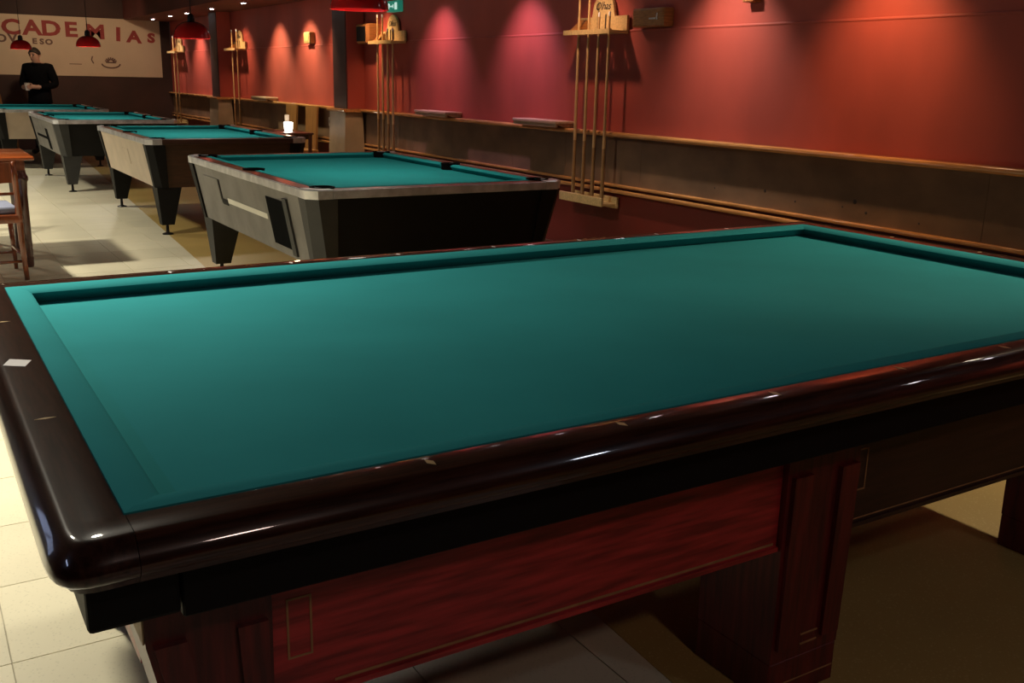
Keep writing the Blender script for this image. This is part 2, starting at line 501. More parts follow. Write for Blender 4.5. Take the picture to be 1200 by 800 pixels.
for k, (y, col, e) in enumerate(SPOTS):
    x = 3.74
    t = thing('recessed_spotlight', SPOT_LABELS[k], 'spotlight', (x, y, 2.20), 0, sg)
    ring = MB()
    prof = [(0.036, -0.001), (0.052, -0.001), (0.050, -0.010), (0.038, -0.012)]
    n = 16
    rv = [[ring.bm.verts.new((r*math.cos(2*PI*q/n), r*math.sin(2*PI*q/n), z)) for q in range(n)] for r, z in prof]
    for a in range(4):
        A, B = rv[a], rv[(a+1) % 4]
        for q in range(n):
            ring.bm.faces.new((A[q], A[(q+1) % n], B[(q+1) % n], B[q]))
    ring.done('trim_ring', 'metal', t, True)
    MB().lathe([(0.034, -0.001), (0.034, -0.006), (0.020, -0.014)], 14).done('lens', 'spot_lens', t)
    light('spot_beam', 'SPOT', (x, y, 2.18), 46*e, col, (XW, y, 1.30), spot_size=math.radians(84), spot_blend=0.95, shadow_soft_size=0.03)

# ------------------------------------------------------------------ carom billiard table
L, W = 2.86, 1.52
ct = thing('carom_table', 'large pocketless billiard table with green cloth, polished dark rails and mahogany base in front', 'billiard table', (0, 0, 0))
ZR, ZBED = 0.80, 0.763
CW = 0.055
MB().box((0.0, 0.0, 0.735), (L, W, ZBED)).done('bed_cloth', 'cloth', ct)
# cushions: mitred, nose overhanging the bed
def cushion(p, q, inward):
    p, q, n = Vector(p), Vector(q), Vector(inward)
    t = (q-p).normalized()
    prof = [(0.0, ZBED), (0.0, ZR+0.001), (0.012, ZR+0.003), (CW-0.008, ZR-0.003), (CW, ZR-0.009), (CW-0.003, ZR-0.014), (CW-0.022, ZBED)]
    A = [(*(p+n*u+t*u), z) for u, z in prof]
    B = [(*(q+n*u-t*u), z) for u, z in prof]
    return MB().sweep([A, B]).done('cushion', 'cloth', ct, 'auto')
e = 0.001
cushion((e, e), (L-e, e), (0, 1))
cushion((L-e, e), (L-e, W-e), (-1, 0))
cushion((L-e, W-e), (e, W-e), (0, -1))
cushion((e, W-e), (e, e), (1, 0))
# rails
def rail_prof(width):
    w = width
    return [(0, ZR-0.06), (0, ZR-0.001), (0.006, ZR+0.001), (w*0.66, ZR+0.001), (w*0.73, ZR-0.001), (w*0.80, ZR-0.006), (w*0.86, ZR-0.012), (w*0.94, ZR-0.020),
            (w, ZR-0.031), (w*0.99, ZR-0.041), (w*0.93, ZR-0.048), (w*0.85, ZR-0.052), (w*0.82, ZR-0.060), (w*0.6, ZR-0.064)]
LW_, EW = 0.085, 0.098
rails = []
for side in (0, 1):
    y = 0 if side == 0 else W
    s = -1 if side == 0 else 1
    secs = [[(x, y+s*u, z) for u, z in rail_prof(LW_)] for x in (0.0015, L-0.0015)]
    rails.append(MB().sweep(secs).done('long_rail', 'rosewood', ct, 'auto'))
def end_rail(x, s):
    """runs through both corners; the profile turns round each corner on a rounded square"""
    def corner(y, sy, order):
        out = []
        for i in order:
            a = PI/2*i/10
            c, q = math.cos(a), math.sin(a)          # c: along y outwards, q: along x outwards
            k = (c**5+q**5)**(-1/5)
            w_ = (LW_*c*c+EW*q*q)*k
            out.append([(x+s*u*q-s*0.0006*(1-q), y+sy*u*c, z) for u, z in rail_prof(w_)])
        return out
    secs = corner(0, -1, range(0, 11))
    secs += [[(x+s*u, y, z) for u, z in rail_prof(EW)] for y in (W*0.25, W*0.5, W*0.75)]
    secs += corner(W, 1, range(10, -1, -1))
    return secs
for x, s in ((0, -1), (L, 1)):
    rr = end_rail(x, s)
    o = MB().sweep(rr).done('end_rail', 'rosewood_y', ct, 'auto')
    rails.append(o)
# sights (diamonds) on the rails
def sight(parent, x, y, a, b, m='pearl', rot=0.0):
    c, s_ = math.cos(rot), math.sin(rot)
    pts = [(x+c*u-s_*v, y+s_*u+c*v) for u, v in ((-a, 0), (0, -b), (a, 0), (0, b))]
    MB().prism(pts, ZR+0.0006, ZR+0.0016).done('sight', m, parent)
for k in range(1, 8):
    xx = 0.055+0.344*k+0.012
    sight(rails[0], xx, -0.029, 0.006, 0.013, rot=0.25)
    sight(rails[1], xx, W+0.029, 0.006, 0.013, 'white_chip')
for k in range(1, 4):
    yy = 0.067+0.355*k
    if k == 2:
        sight(rails[2], -0.043, yy, 0.026, 0.034, 'white_chip', 0.3)
    else:
        sight(rails[2], -0.038, yy, 0.016, 0.004)
    sight(rails[3], L+0.043, yy, 0.013, 0.006)
# black frame under the rails, with joint lines near the corners
FZ0 = 0.640
MB().box((0.062, -0.005, FZ0), (L-0.062, W+0.005, 0.7345), 0.003, 1).done('slate_frame', 'black_wood', ct)
for x0, x1 in ((-0.055, 0.059), (L-0.059, L+0.055)):
    MB().box((x0, -0.012, FZ0+0.012), (x1, W+0.012, 0.7345), 0.006).done('frame_end', 'black_wood', ct)
# legs
LY = [(0.105, 0.345), (W-0.345, W-0.105)]
LX = [(0.03, 0.215), (1.312, 1.552), (L-0.335, L-0.05)]
LX = [(0.03, 0.213), (1.310, 1.530), (L-0.34, L-0.03)]
for iy, (ya, yb) in enumerate(LY):
    front = ya if iy == 0 else yb
    s = -1 if iy == 0 else 1
    for ix, (xa, xb) in enumerate(LX):
        g = MB()
        i1 = 0.004
        # square block under the frame, then a shaft; the end legs lean inwards below the block
        ol = 0.085 if ix == 0 else i1
        orr = 0.085 if ix == 2 else i1
        zk = 0.545
        g.box((xa, ya, zk), (xb, yb, FZ0-0.001))
        g.hexa([(xa+ol, ya+i1, 0.10), (xb-orr, ya+i1, 0.10), (xb-orr, yb-i1, 0.10), (xa+ol, yb-i1, 0.10)],
               [(xa, ya, zk), (xb, ya, zk), (xb, yb, zk), (xa, yb, zk)])
        leg = g.done('leg', 'mahogany_v_shade' if not (iy == 1) else 'black_wood', ct)
        MB().box((xa+ol, ya+i1, 0.0), (xb-orr, yb-i1, 0.0995), 0.003, 1).done('foot', 'mahogany_v_shade' if iy == 0 else 'black_wood', leg)
        wx = xb-xa
        # raised flutes on the outer face
        bx0, bx1 = xa+ol, xb-orr
        for f0, f1 in ((0.05, 0.30), (0.70, 0.95)):
            yb0, yb1 = front-s*i1+s*0.010, front-s*i1
            MB().hexa([(bx0+f0*(bx1-bx0), yb0, 0.135), (bx0+f1*(bx1-bx0), yb0, 0.135), (bx0+f1*(bx1-bx0), yb1, 0.135), (bx0+f0*(bx1-bx0), yb1, 0.135)],
                      [(xa+f0*wx, front+s*0.012, zk), (xa+f1*wx, front+s*0.012, zk), (xa+f1*wx, front, zk), (xa+f0*wx, front, zk)]).done('flute', 'mahogany_v_shade', leg)
        if iy == 0:
            for zz in (0.150, 0.126):
                MB().box((xa+wx*0.42, front+0.002, zz), (xa+wx*0.66, front+0.006, zz+0.004)).done('inlay_bar', 'inlay', leg)
            MB().box((xa+0.01, front+0.0025, 0.040), (xb-0.01, front+0.0038, 0.043)).done('inlay_bar', 'inlay', leg)
        if iy == 0 and ix == 0:
            MB().box((xa-0.003, ya+0.004, 0.548), (xa-0.0005, ya+0.11, 0.632)).done('bare_edge', 'bare_wood', leg)
# aprons between the legs, front and back, and at the ends
AZ0, AZ1 = 0.375, FZ0-0.001
def apron(xa, xb, y, s, m):
    a = MB().box((xa, min(y, y-s*0.03), AZ0), (xb, max(y, y-s*0.03), AZ1)).done('apron', m, ct)
    MB().box((xa, min(y, y+s*0.006), AZ0), (xb, max(y, y+s*0.006), AZ0+0.010)).done('bottom_bead', m, a)
    return a
def inlay_rect(parent, x0, x1, z0, z1, y, t=0.0035):
    g = MB()
    yy0, yy1 = y-0.0012, y-0.0001
    g.box((x0, yy0, z0), (x1, yy1, z0+t)).box((x0, yy0, z1-t), (x1, yy1, z1)).box((x0, yy0, z0+t), (x0+t, yy1, z1-t)).box((x1-t, yy0, z0+t), (x1, yy1, z1-t))
    g.done('inlay_frame', 'inlay', parent)
ay = 0.12
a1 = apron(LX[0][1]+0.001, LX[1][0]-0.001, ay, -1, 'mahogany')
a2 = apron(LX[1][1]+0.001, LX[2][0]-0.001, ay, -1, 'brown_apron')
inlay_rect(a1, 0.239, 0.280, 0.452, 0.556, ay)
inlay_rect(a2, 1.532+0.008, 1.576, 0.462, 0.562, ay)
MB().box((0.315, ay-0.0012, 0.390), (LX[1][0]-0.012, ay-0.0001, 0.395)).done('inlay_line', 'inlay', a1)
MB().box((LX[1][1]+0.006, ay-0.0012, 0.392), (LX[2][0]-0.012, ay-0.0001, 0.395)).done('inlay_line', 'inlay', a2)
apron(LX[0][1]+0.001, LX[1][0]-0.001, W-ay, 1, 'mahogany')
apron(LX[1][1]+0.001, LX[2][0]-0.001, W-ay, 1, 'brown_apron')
for x in (0.06, L-0.09):
    MB().box((x, LY[0][1]+0.001, AZ0), (x+0.03, LY[1][0]-0.001, AZ1)).done('end_apron', 'mahogany', ct)

# ------------------------------------------------------------------ coin pool tables
def pool_table(label, x0, y0, w, l, side_m, end_m, post_m, trim_m, mech):
    cx, cy = x0+w/2, y0+l/2
    t = thing('pool_table', label, 'pool table', (cx, cy, 0), 0, None)
    hx, hy = w/2, l/2
    zt, zb = 0.755, 0.40
    ins = 0.065
    pc = 0.15                                     # corner post size
    def X(z):                                     # half extents with the taper
        return ins*(zt-z)/(zt-zb)
    # long sides and ends, tapered panels
    for s in (-1, 1):
        th = 0.04
        b = X(zb)
        p = MB().hexa([(s*(hx-b-0.012), -hy+pc+b*0.3, zb), (s*(hx-b-0.012-th), -hy+pc+b*0.3, zb), (s*(hx-b-0.012-th), hy-pc-b*0.3, zb), (s*(hx-b-0.012), hy-pc-b*0.3, zb)],
                      [(s*(hx-0.012), -hy+pc, zt), (s*(hx-0.012-th), -hy+pc, zt), (s*(hx-0.012-th), hy-pc, zt), (s*(hx-0.012), hy-pc, zt)]).done('side_panel', side_m, t)
        if s == -1:
            left_panel = p
        MB().hexa([(-hx+pc+b*0.3, s*(hy-b-0.012), zb), (-hx+pc+b*0.3, s*(hy-b-0.012-th), zb), (hx-pc-b*0.3, s*(hy-b-0.012-th), zb), (hx-pc-b*0.3, s*(hy-b-0.012), zb)],
                  [(-hx+pc, s*(hy-0.012), zt), (-hx+pc, s*(hy-0.012-th), zt), (hx-pc, s*(hy-0.012-th), zt), (hx-pc, s*(hy-0.012), zt)]).done('end_panel', end_m, t)
    MB().box((-hx+0.13, -hy+0.13, zb+0.012), (hx-0.13, hy-0.13, zb+0.03)).done('bottom_board', 'black_laminate', t)
    # corner posts (chamfered) with legs below
    ch = 0.05
    for sx in (-1, 1):
        for sy in (-1, 1):
            def ringp(z, e=0.0):
                b = X(z)+e
                pts = [(hx-b, hy-b-ch), (hx-b-ch, hy-b), (hx-pc-b*0.3+0.001, hy-b), (hx-pc-b*0.3+0.001, hy-pc-b*0.3+0.001), (hx-b, hy-pc-b*0.3+0.001)]
                return [(sx*a, sy*c, z) for a, c in pts]
            MB().sweep([ringp(zb), ringp(zt)]).done('corner_post', post_m if not (sx == -1 and sy == -1 and side_m == 'grey_laminate') else 'charcoal', t)
            # wedge leg
            lx, ly = hx-ins-0.01, hy-ins-0.01
            lw, lb = 0.20, 0.10
            tx, ty = sx*(lx), sy*(ly)
            top = [(tx, ty), (tx-sx*lw, ty), (tx-sx*lw, ty-sy*lw), (tx, ty-sy*lw)]
            bx_, by_ = sx*(lx-0.03), sy*(ly-0.03)
            bot = [(bx_, by_), (bx_-sx*lb, by_), (bx_-sx*lb, by_-sy*lb), (bx_, by_-sy*lb)]
            lg = MB().hexa([(a, b, 0.085) for a, b in bot], [(a, b, zb-0.001) for a, b in top]).done('leg', 'charcoal' if side_m != 'beige_laminate' else 'black_laminate', t)
            MB().lathe([(0.045, 0.0), (0.045, 0.008), (0.014, 0.018), (0.012, 0.0845)], 14, (bx_-sx*lb/2, by_-sy*lb/2)).done('levelling_foot', 'black_metal', lg)
            # metal corner cap
            z0, z1 = zt+0.001, 0.803
            cc = 0.125
            def capring(z, o):
                pts = [(hx-o, hy-o-ch), (hx-o-ch, hy-o), (hx-cc, hy-o), (hx-cc, hy-0.075), (hx-0.075, hy-cc), (hx-o, hy-cc)]
                return [(sx*a, sy*c, z) for a, c in pts]
            MB().sweep([capring(z0, 0.0), capring(z1-0.006, -0.002), capring(z1, 0.006)]).done('corner_cap', trim_m, t)
    # metal edge trims and wooden rail tops
    z0, z1 = zt+0.001, 0.798
    cc = 0.126
    rw = 0.085                                    # rail top width to the cushion cloth
    for s in (-1, 1):
        MB().box((s*hx, -hy+cc, z0), (s*(hx-0.016), hy-cc, z1), 0.003, 1).done('edge_trim', trim_m, t)
        MB().box((-hx+cc, s*hy, z0), (hx-cc, s*(hy-0.016), z1), 0.003, 1).done('edge_trim', trim_m if end_m != 'brown_laminate' else 'brown_laminate', t)
        MB().box((s*(hx-0.0165), -hy+cc, z0), (s*(hx-rw), hy-cc, z1+0.001)).done('rail_top', 'rail_brown', t)
        MB().box((-hx+cc, s*(hy-0.0165), z0), (hx-cc, s*(hy-rw), z1+0.001)).done('rail_top', 'rail_brown', t)
    zbed = 0.765
    MB().box((-hx+0.088, -hy+0.088, 0.735), (hx-0.088, hy-0.088, zbed)).done('bed_cloth', 'pool_cloth', t)
    def cush(p, q, n, c0, c1):
        p, q, n = Vector(p), Vector(q), Vector(n)
        d = (q-p).normalized()
        prof = [(0, zbed+0.0005), (0, 0.8), (0.03, 0.802), (0.050, 0.795), (0.052, 0.789), (0.030, zbed+0.0005)]
        A = [(*(p+n*u+d*u*c0), z) for u, z in prof]
        B = [(*(q+n*u-d*u*c1), z) for u, z in prof]
        MB().sweep([A, B]).done('cushion', 'pool_cloth', t)
    a = 0.0875
    for s in (-1, 1):
        cush((s*(hx-a), -hy+0.15), (s*(hx-a), -0.06), (-s, 0), 0.9, 0.3)
        cush((s*(hx-a), 0.06), (s*(hx-a), hy-0.15), (-s, 0), 0.3, 0.9)
        cush((-hx+0.15, s*(hy-a)), (hx-0.15, s*(hy-a)), (0, -s), 0.9, 0.9)
    for sx in (-1, 1):
        for sy in (-1, 0, 1):
            px_ = sx*(hx-0.112 if sy else hx-0.098)
            py_ = sy*(hy-0.112)
            MB().lathe([(0.060, zbed+0.001), (0.060, 0.790), (0.064, 0.8065), (0.052, 0.8065), (0.048, 0.788), (0.046, zbed+0.003), (0.002, zbed+0.002)], 18, (px_, py_)).done('pocket', 'pocket', t, 'auto')
    # coin mechanism side (left): local coordinates along y, given in metres from the near end
    def patch(name, ya, yb, za, zb_, m, proud=0.002, par=left_panel):
        def P(y, z, o):
            return (-(hx-X(z)-0.012)-o, y-hy, z)
        # in local axes the left panel is x = -(hx - X)
        MB().hexa([P(ya, za, 0.0003), P(yb, za, 0.0003), P(yb, zb_, 0.0003), P(ya, zb_, 0.0003)],
                  [P(ya, za, proud), P(yb, za, proud), P(yb, zb_, proud), P(ya, zb_, proud)]).done(name, m, par)
    if mech == 'full':
        patch('coin_plate', 1.66, 1.98, 0.575, 0.70, side_m, 0.006)
        patch('plate_edge', 1.635, 1.655, 0.555, 0.70, 'black_laminate', 0.004)
        patch('slot_end', 1.53, 1.635, 0.55, 0.585, 'black_laminate', 0.004)
        patch('return_slot', 0.76, 1.52, 0.567, 0.598, 'slot_white', 0.003)
        patch('window_frame', 0.36, 0.42, 0.42, 0.72, 'charcoal', 0.012)
        patch('ball_window', 0.43, 0.72, 0.445, 0.70, 'pocket', 0.004)
    elif mech == 'tee':
        patch('return_slot', 1.05, 1.95, 0.53, 0.562, 'pocket', 0.004)
        patch('window_frame', 0.86, 1.05, 0.42, 0.66, 'pocket', 0.004)
    else:
        patch('coin_plate', 0.95, 1.22, 0.53, 0.66, side_m, 0.003)
    return t
pool_table('coin pool table with scuffed grey side panel, black end and silver trim', 1.45, 3.30, 1.48, 2.32, 'grey_laminate', 'black_laminate', 'black_laminate', 'metal', 'full')
pool_table('coin pool table with beige side panel and dark brown end, between the grey-sided ones', 1.53, 7.25, 1.36, 2.30, 'beige_laminate', 'brown_laminate', 'black_laminate', 'metal', 'plate')
pool_table('coin pool table with grey-green side bearing a dark tee-shaped slot, beyond the beige one', 1.29, 10.78, 1.33, 2.35, 'grey_laminate', 'black_laminate', 'black_laminate', 'metal', 'tee')
pool_table('farthest pool table, tan end panel, in front of the man in black', 0.95, 14.00, 1.48, 2.25, 'beige_laminate', 'beige_laminate', 'black_laminate', 'metal', 'plate')

# ------------------------------------------------------------------ pendant lamps over the pool tables
def pendant(label, x, y, zb, R, en):
    t = thing('pendant_lamp', label, 'lamp', (x, y, zb), 0, 'red pendant lamps over the pool tables')
    prof = []
    for k in range(0, 11):
        a = PI/2*k/10
        prof.append((R*math.cos(a)**0.8 if k < 10 else 0.03, 0.72*R*1.25*math.sin(a)))
    outer = [(max(r, 0.03), z) for r, z in prof]
    inner = [(max(r-0.006, 0.024), z-0.004) for r, z in prof][::-1]
    g = MB()
    n = 28
    rings = outer+inner[:-1]+[(R-0.006, 0.0)]
    rv = [[g.bm.verts.new((r*math.cos(2*PI*q/n), r*math.sin(2*PI*q/n), z)) for q in range(n)] for r, z in rings]
    for a in range(len(rings)):
        A, B = rv[a], rv[(a+1) % len(rings)]
        for q in range(n):
            g.bm.faces.new((A[q], A[(q+1) % n], B[(q+1) % n], B[q]))
    g.done('shade', 'shade_red', t, 'auto')
    top = 0.72*R*1.25
    MB().lathe([(0.031, top-0.012), (0.034, top+0.01), (0.030, top+0.05), (0.012, top+0.065)], 14).done('socket_cap', 'black_metal', t, 'auto')
    MB().tube([(0, 0, top+0.06), (0, 0, ZC-zb-0.021)], 0.004, 6).done('cord', 'black_metal', t)
    MB().lathe([(0.05, ZC-zb-0.02), (0.045, ZC-zb-0.001)], 14).done('ceiling_rose', 'black_metal', t)
    MB().lathe([(0.004, 0.045), (0.022, 0.055), (0.030, 0.075), (0.024, 0.10), (0.012, 0.125)], 12).done('bulb', 'bulb', t, True)
    light('pendant_bulb', 'SPOT', (x, y, zb+0.035), en, (1.0, 0.90, 0.74), (x, y, 0), spot_size=math.radians(150), spot_blend=0.35, shadow_soft_size=0.05)
    return t
pendant('red dome pendant lamp above the nearest grey-sided pool table', 2.16, 4.32, 1.70, 0.168, 42)
pendant('red dome pendant lamp above the beige-sided pool table', 2.24, 8.42, 1.635, 0.168, 42)
pendant('red pendant lamp hanging before the right half of the banner', 1.90, 11.95, 1.605, 0.14, 36)
pendant('red pendant lamp hanging above the head of the man in black', 1.49, 15.1, 1.605, 0.145, 26)

# ------------------------------------------------------------------ cue racks and cues
rack_labels = [
    ('pale pine cue rack on the red wall beside the wooden box', 4.68),
    ('pale pine cue rack on the wall under the green exit sign', 8.20),
    ('pale pine cue rack beside the second pilaster, behind the beige-sided pool table', 13.42),
    ('farthest pine cue rack, on the pink-lit wall by the banner', 16.95)]
proto = None
RL = 0.55
for k, (lab, y) in enumerate(rack_labels):
    if proto is None:
        t = thing('cue_rack', lab, 'cue rack', (XW, y, 0), 0, 'cue racks along the red wall')
        # arched headboard against the wall with a lower backboard
        bk = MB()
        pts = [(-0.275, 1.675), (0.275, 1.675), (0.275, 1.775), (0.135, 1.775)]
        for q in range(0, 13):
            a = PI*q/12
            pts.append((0.125*math.cos(a), 1.80+0.13*math.sin(a)))
        pts += [(-0.135, 1.775), (-0.275, 1.775)]
        bk.sweep([[(x_, u, z) for u, z in pts] for x_ in (-0.024, -0.0038)])
        hb = bk.done('headboard', 'pine', t)
        # notched top shelf: three strips and fingers leave holes where the cues stand
        sh = MB()
        sh.box((-0.085, -RL/2, 1.655), (-0.0082, RL/2, 1.674))
        cy_ = [-0.20, -0.08, 0.04, 0.16]
        edges = [-RL/2]+[v for c in cy_ for v in (c-0.013, c+0.013)]+[RL/2]
        for a, b in zip(edges[0::2], edges[1::2]):
            sh.box((-0.150, a, 1.655), (-0.0855, b, 1.674))
        sh.box((-0.172, -RL/2, 1.650), (-0.1505, RL/2, 1.682))
        sh.done('top_shelf', 'pine', t)
        MB().hexa([(-0.14, RL/2-0.10, 1.6745), (-0.03, RL/2-0.10, 1.6745), (-0.03, RL/2-0.003, 1.6745), (-0.14, RL/2-0.003, 1.6745)],
                  [(-0.10, RL/2-0.10, 1.70), (-0.03, RL/2-0.10, 1.76), (-0.03, RL/2-0.003, 1.76), (-0.10, RL/2-0.003, 1.70)]).done('chalk_block', 'box_wood', t)
        for u in (-0.035, 0.045):
            MB().box((-0.030, u-0.004, 1.69), (-0.0245, u+0.004, 1.79)).done('slot_strip', 'ink', hb)
        mt = Matrix.Translation((-0.0255, 0.005, 1.845)) @ Matrix(((0, 0, -1, 0), (-1, 0, 0, 0), (0, 1, 0, 0), (0, 0, 0, 1)))
        text_mesh('lettering', 'Olhas', 0.075, 'ink', hb, mt, 0.0008, 0.35)
        MB().box((-0.150, -0.262, 0.475), (-0.036, 0.262, 0.4935), 0.003, 1).done('bottom_shelf', 'pine', t)
        MB().box((-0.168, -0.265, 0.472), (-0.1505, 0.265, 0.535), 0.003, 1).done('bottom_lip', 'pine', t)
        MB().box((-0.035, -0.265, 0.455), (-0.0125, 0.265, 0.535), 0.003, 1).done('bottom_back', 'pine', t)
        proto = t
    else:
        t = dup(proto, (XW, y, 0), None, lab)
cue_proto = None
cue_sets = [[0, 1, 2, 3], [0, 1, 2, 3], [1, 3], [1, 3]]
rk_short = ['the rack beside the wooden box', 'the rack under the exit sign', 'the rack beside the second pilaster', 'the farthest rack by the banner']
ordn = ['leftmost', 'second from the left', 'third from the left', 'rightmost']
for k, (lab, y) in enumerate(rack_labels):
    for q in cue_sets[k]:
        yy = y-[-0.20, -0.08, 0.04, 0.16][q]
        # larger y lies further left in the view
        yy = y+[-0.20, -0.08, 0.04, 0.16][3-q]
        if len(cue_sets[k]) == 4:
            lab2 = 'thin wooden cue standing in %s, %s' % (rk_short[k], ordn[q])
        else:
            lab2 = 'thin wooden cue standing in %s, %s one' % (rk_short[k], 'left' if q == 1 else 'right')
        hh = 1.0 if q in (0, 1) or k > 1 else 0.905
        loc = (XW-0.1165, yy, 0.494)
        if cue_proto is None or q == 2:
            pass
        t = thing('billiard_cue', lab2, 'cue', loc, 0, 'cues standing in the wall racks')
        Lc = 1.44*hh
        if hh not in (cue_proto or {}):
            cue_proto = cue_proto or {}
            o1 = MB().lathe([(0.014, 0.0), (0.0145, 0.01), (0.0125, 0.42*hh)], 10).done('butt', 'cue_butt', t, 'auto')
            o2 = MB().lathe([(0.0124, 0.42*hh), (0.0075, Lc-0.03)], 10).done('shaft', 'cue_shaft', t, 'auto')
            o3 = MB().lathe([(0.0076, Lc-0.03), (0.0078, Lc-0.006), (0.005, Lc)], 10).done('tip', 'cue_tip', t, 'auto')
            cue_proto[hh] = (o1.data, o2.data, o3.data)
        else:
            for nm, me in zip(('butt', 'shaft', 'tip'), cue_proto[hh]):
                o = bpy.data.objects.new(nm, me)
                C.objects.link(o)
                o.parent = t

# ------------------------------------------------------------------ things on the right wall
def wall_shelf(label, ya, yb, depth=0.17):
    t = thing('drink_shelf', label, 'shelf', (XW, (ya+yb)/2, 0), 0, 'small wooden drink shelves on the chair rail')
    h = (yb-ya)/2
    MB().box((-depth, -h, 1.018), (-0.001, h, 1.040), 0.004, 1).done('board', 'shelf_wood', t)
    MB().box((-depth+0.006, -h+0.01, 0.994), (-depth+0.024, h-0.01, 1.0175)).done('front_lip', 'shelf_wood', t)
    for y in (-h+0.012, h-0.034):
        pts = [(-0.085, 0.9945), (-0.005, 0.9945), (-0.005, 1.0175), (-depth+0.025, 1.0175)]
        MB().sweep([[(x, y+dy, z) for x, z in pts] for dy in (0, 0.022)]).done('bracket', 'shelf_wood', t)
wall_shelf('wooden drink shelf on the chair rail, just left of the nearest cue rack', 5.02, 5.64)
wall_shelf('wooden drink shelf on the chair rail, just right of the rack under the exit sign', 6.78, 7.42)
wall_shelf('wooden drink shelf far down the wall, left of the small cafe table', 11.85, 12.5)

b = thing('wooden_box', 'brown varnished wooden box on the wall right of the nearest cue rack', 'box', (XW, 4.12, 1.688))
MB().box((-0.075, -0.165, 0), (0.0115, 0.165, 0.118), 0.012).done('case', 'box_wood', b, 'auto')
MB().box((-0.080, -0.150, 0.015), (-0.0752, 0.150, 0.105), 0.002, 1).done('front', 'box_wood', b)
MB().box((-0.083, -0.085, 0.045), (-0.0802, -0.020, 0.055)).done('keyhole_plate', 'metal', b)
MB().tube([(-0.084, -0.105, 0.042), (-0.088, -0.105, 0.055), (-0.084, -0.105, 0.082)], 0.005, 6).done('catch', 'metal', b)

s = thing('wall_speaker', 'rounded wooden speaker on the orange wall left of the exit sign rack', 'speaker', (XW, 8.72, 1.66))
pts = [(-0.155, 0.0), (-0.155, 0.20)]
g = MB()
prof = [(-0.14, 0.0), (0.14, 0.0), (0.15, 0.05), (0.15, 0.20), (-0.15, 0.20), (-0.15, 0.05)]
g.sweep([[(0.0115 if z > 0.02 else -0.0005, u, z) for u, z in prof], [(-0.11, u*0.97, z) for u, z in prof], [(-0.14, u*0.85, 0.1+(z-0.1)*0.85) for u, z in prof]])
g.done('case', 'box_wood', s)
MB().box((-0.146, -0.11, 0.025), (-0.1405, 0.11, 0.17), 0.002, 1).done('grille', 'black_wood', s)

tb = thing('junction_box', 'small tan box on the wall between two orange light pools', 'box', (XW, 10.56, 1.70))
MB().box((-0.06, -0.10, 0), (0.0115, 0.10, 0.13), 0.01).done('case', 'tan_box', tb, 'auto')
MB().box((-0.064, -0.075, 0.02), (-0.0602, 0.075, 0.11), 0.001, 1).done('cover', 'tan_box', tb)

ex = thing('exit_sign', 'small green and white illuminated exit sign high on the wall', 'sign', (XW, 8.16, 1.955))
MB().box((-0.045, -0.14, 0), (0.0115, 0.14, 0.105), 0.008).done('case', 'exit_green', ex, 'auto')
g = MB()
# running figure, arrow and doorway
g.box((-0.048, 0.065, 0.028), (-0.0455, 0.085, 0.082)).box((-0.048, 0.050, 0.045), (-0.0455, 0.064, 0.075)).box((-0.048, 0.086, 0.020), (-0.0455, 0.100, 0.045))
g.box((-0.048, -0.02, 0.046), (-0.0455, 0.035, 0.058)).box((-0.048, -0.035, 0.034), (-0.0455, -0.021, 0.070))
g.box((-0.048, -0.115, 0.02), (-0.0455, -0.065, 0.085))
g.done('pictogram', 'exit_white', ex)

fx = thing('wall_bracket', 'small dark bracket on the red wall at the top edge of the picture', 'bracket', (XW, 3.24, 1.80))
MB().box((-0.05, -0.045, 0), (0.0115, 0.045, 0.05), 0.004, 1).done('plate', 'box_wood', fx)
MB().tube([(-0.04, 0, 0.045), (-0.045, 0, 0.11), (-0.02, 0, 0.14), (0.0115, 0, 0.14)], 0.008, 8).done('arm', 'black_metal', fx, 'auto')
so = thing('reflection_plate', 'small white light reflection built as a plate on the brown band beside the first pilaster', 'reflection', (XW, 9.98, 0.76))  # plate standing in for a light reflection on the band
MB().box((-0.014, -0.05, 0), (-0.0025, 0.05, 0.10), 0.004, 1).done('plate', 'paper_white', so)
MB().lathe([(0.024, 0), (0.022, 0.003)], 14).done('plate_disc', 'ink', so).matrix_local = Matrix.Translation((-0.0145, 0, 0.05)) @ Matrix.Rotation(-PI/2, 4, 'Y')

# ------------------------------------------------------------------ banner
yb_ = Y1-0.012
bn = thing('banner', 'long cream banner with dark red arched lettering on the back wall', 'banner', (2.0, yb_, 0))
MB().box((-3.4, -0.004, 1.235), (2.015, 0.004, 2.205)).done('sheet', 'banner', bn)
def flat(x, z, rot=0.0, sx=1.0):
    return Matrix.Translation((x, -0.0055, z)) @ Matrix.Rotation(rot, 4, 'Y') @ Matrix.Rotation(PI/2, 4, 'X') @ Matrix.Diagonal((sx, 1, 1, 1))
BAN = [('A', -0.72, 1.97, .30), ('C', -0.37, 1.99, .33), ('A', -0.05, 1.99, .33), ('D', 0.24, 1.99, .33), ('E', 0.55, 1.985, .33), ('M', 0.94, 1.965, .32), ('I', 1.31, 1.938, .31), ('A', 1.57, 1.906, .27), ('S', 1.86, 1.90, .21)]
for ch_, x, z, sz in BAN:
    text_mesh('letter', ch_, sz, 'banner_red', bn, flat(x, z, 0.03*(x > 1)*2, 1.25), 0.001, 0, 0.012)
for ch_, x, z, sz in [('O', -0.53, 1.81, .17), ('V', -0.36, 1.815, .19), ('E', -0.03, 1.782, .12), ('S', 0.08, 1.779, .12), ('O', 0.19, 1.776, .12)]:
    text_mesh('letter', ch_, sz, 'banner_dark', bn, flat(x, z, 0, 1.2), 0.001, 0, 0.006)
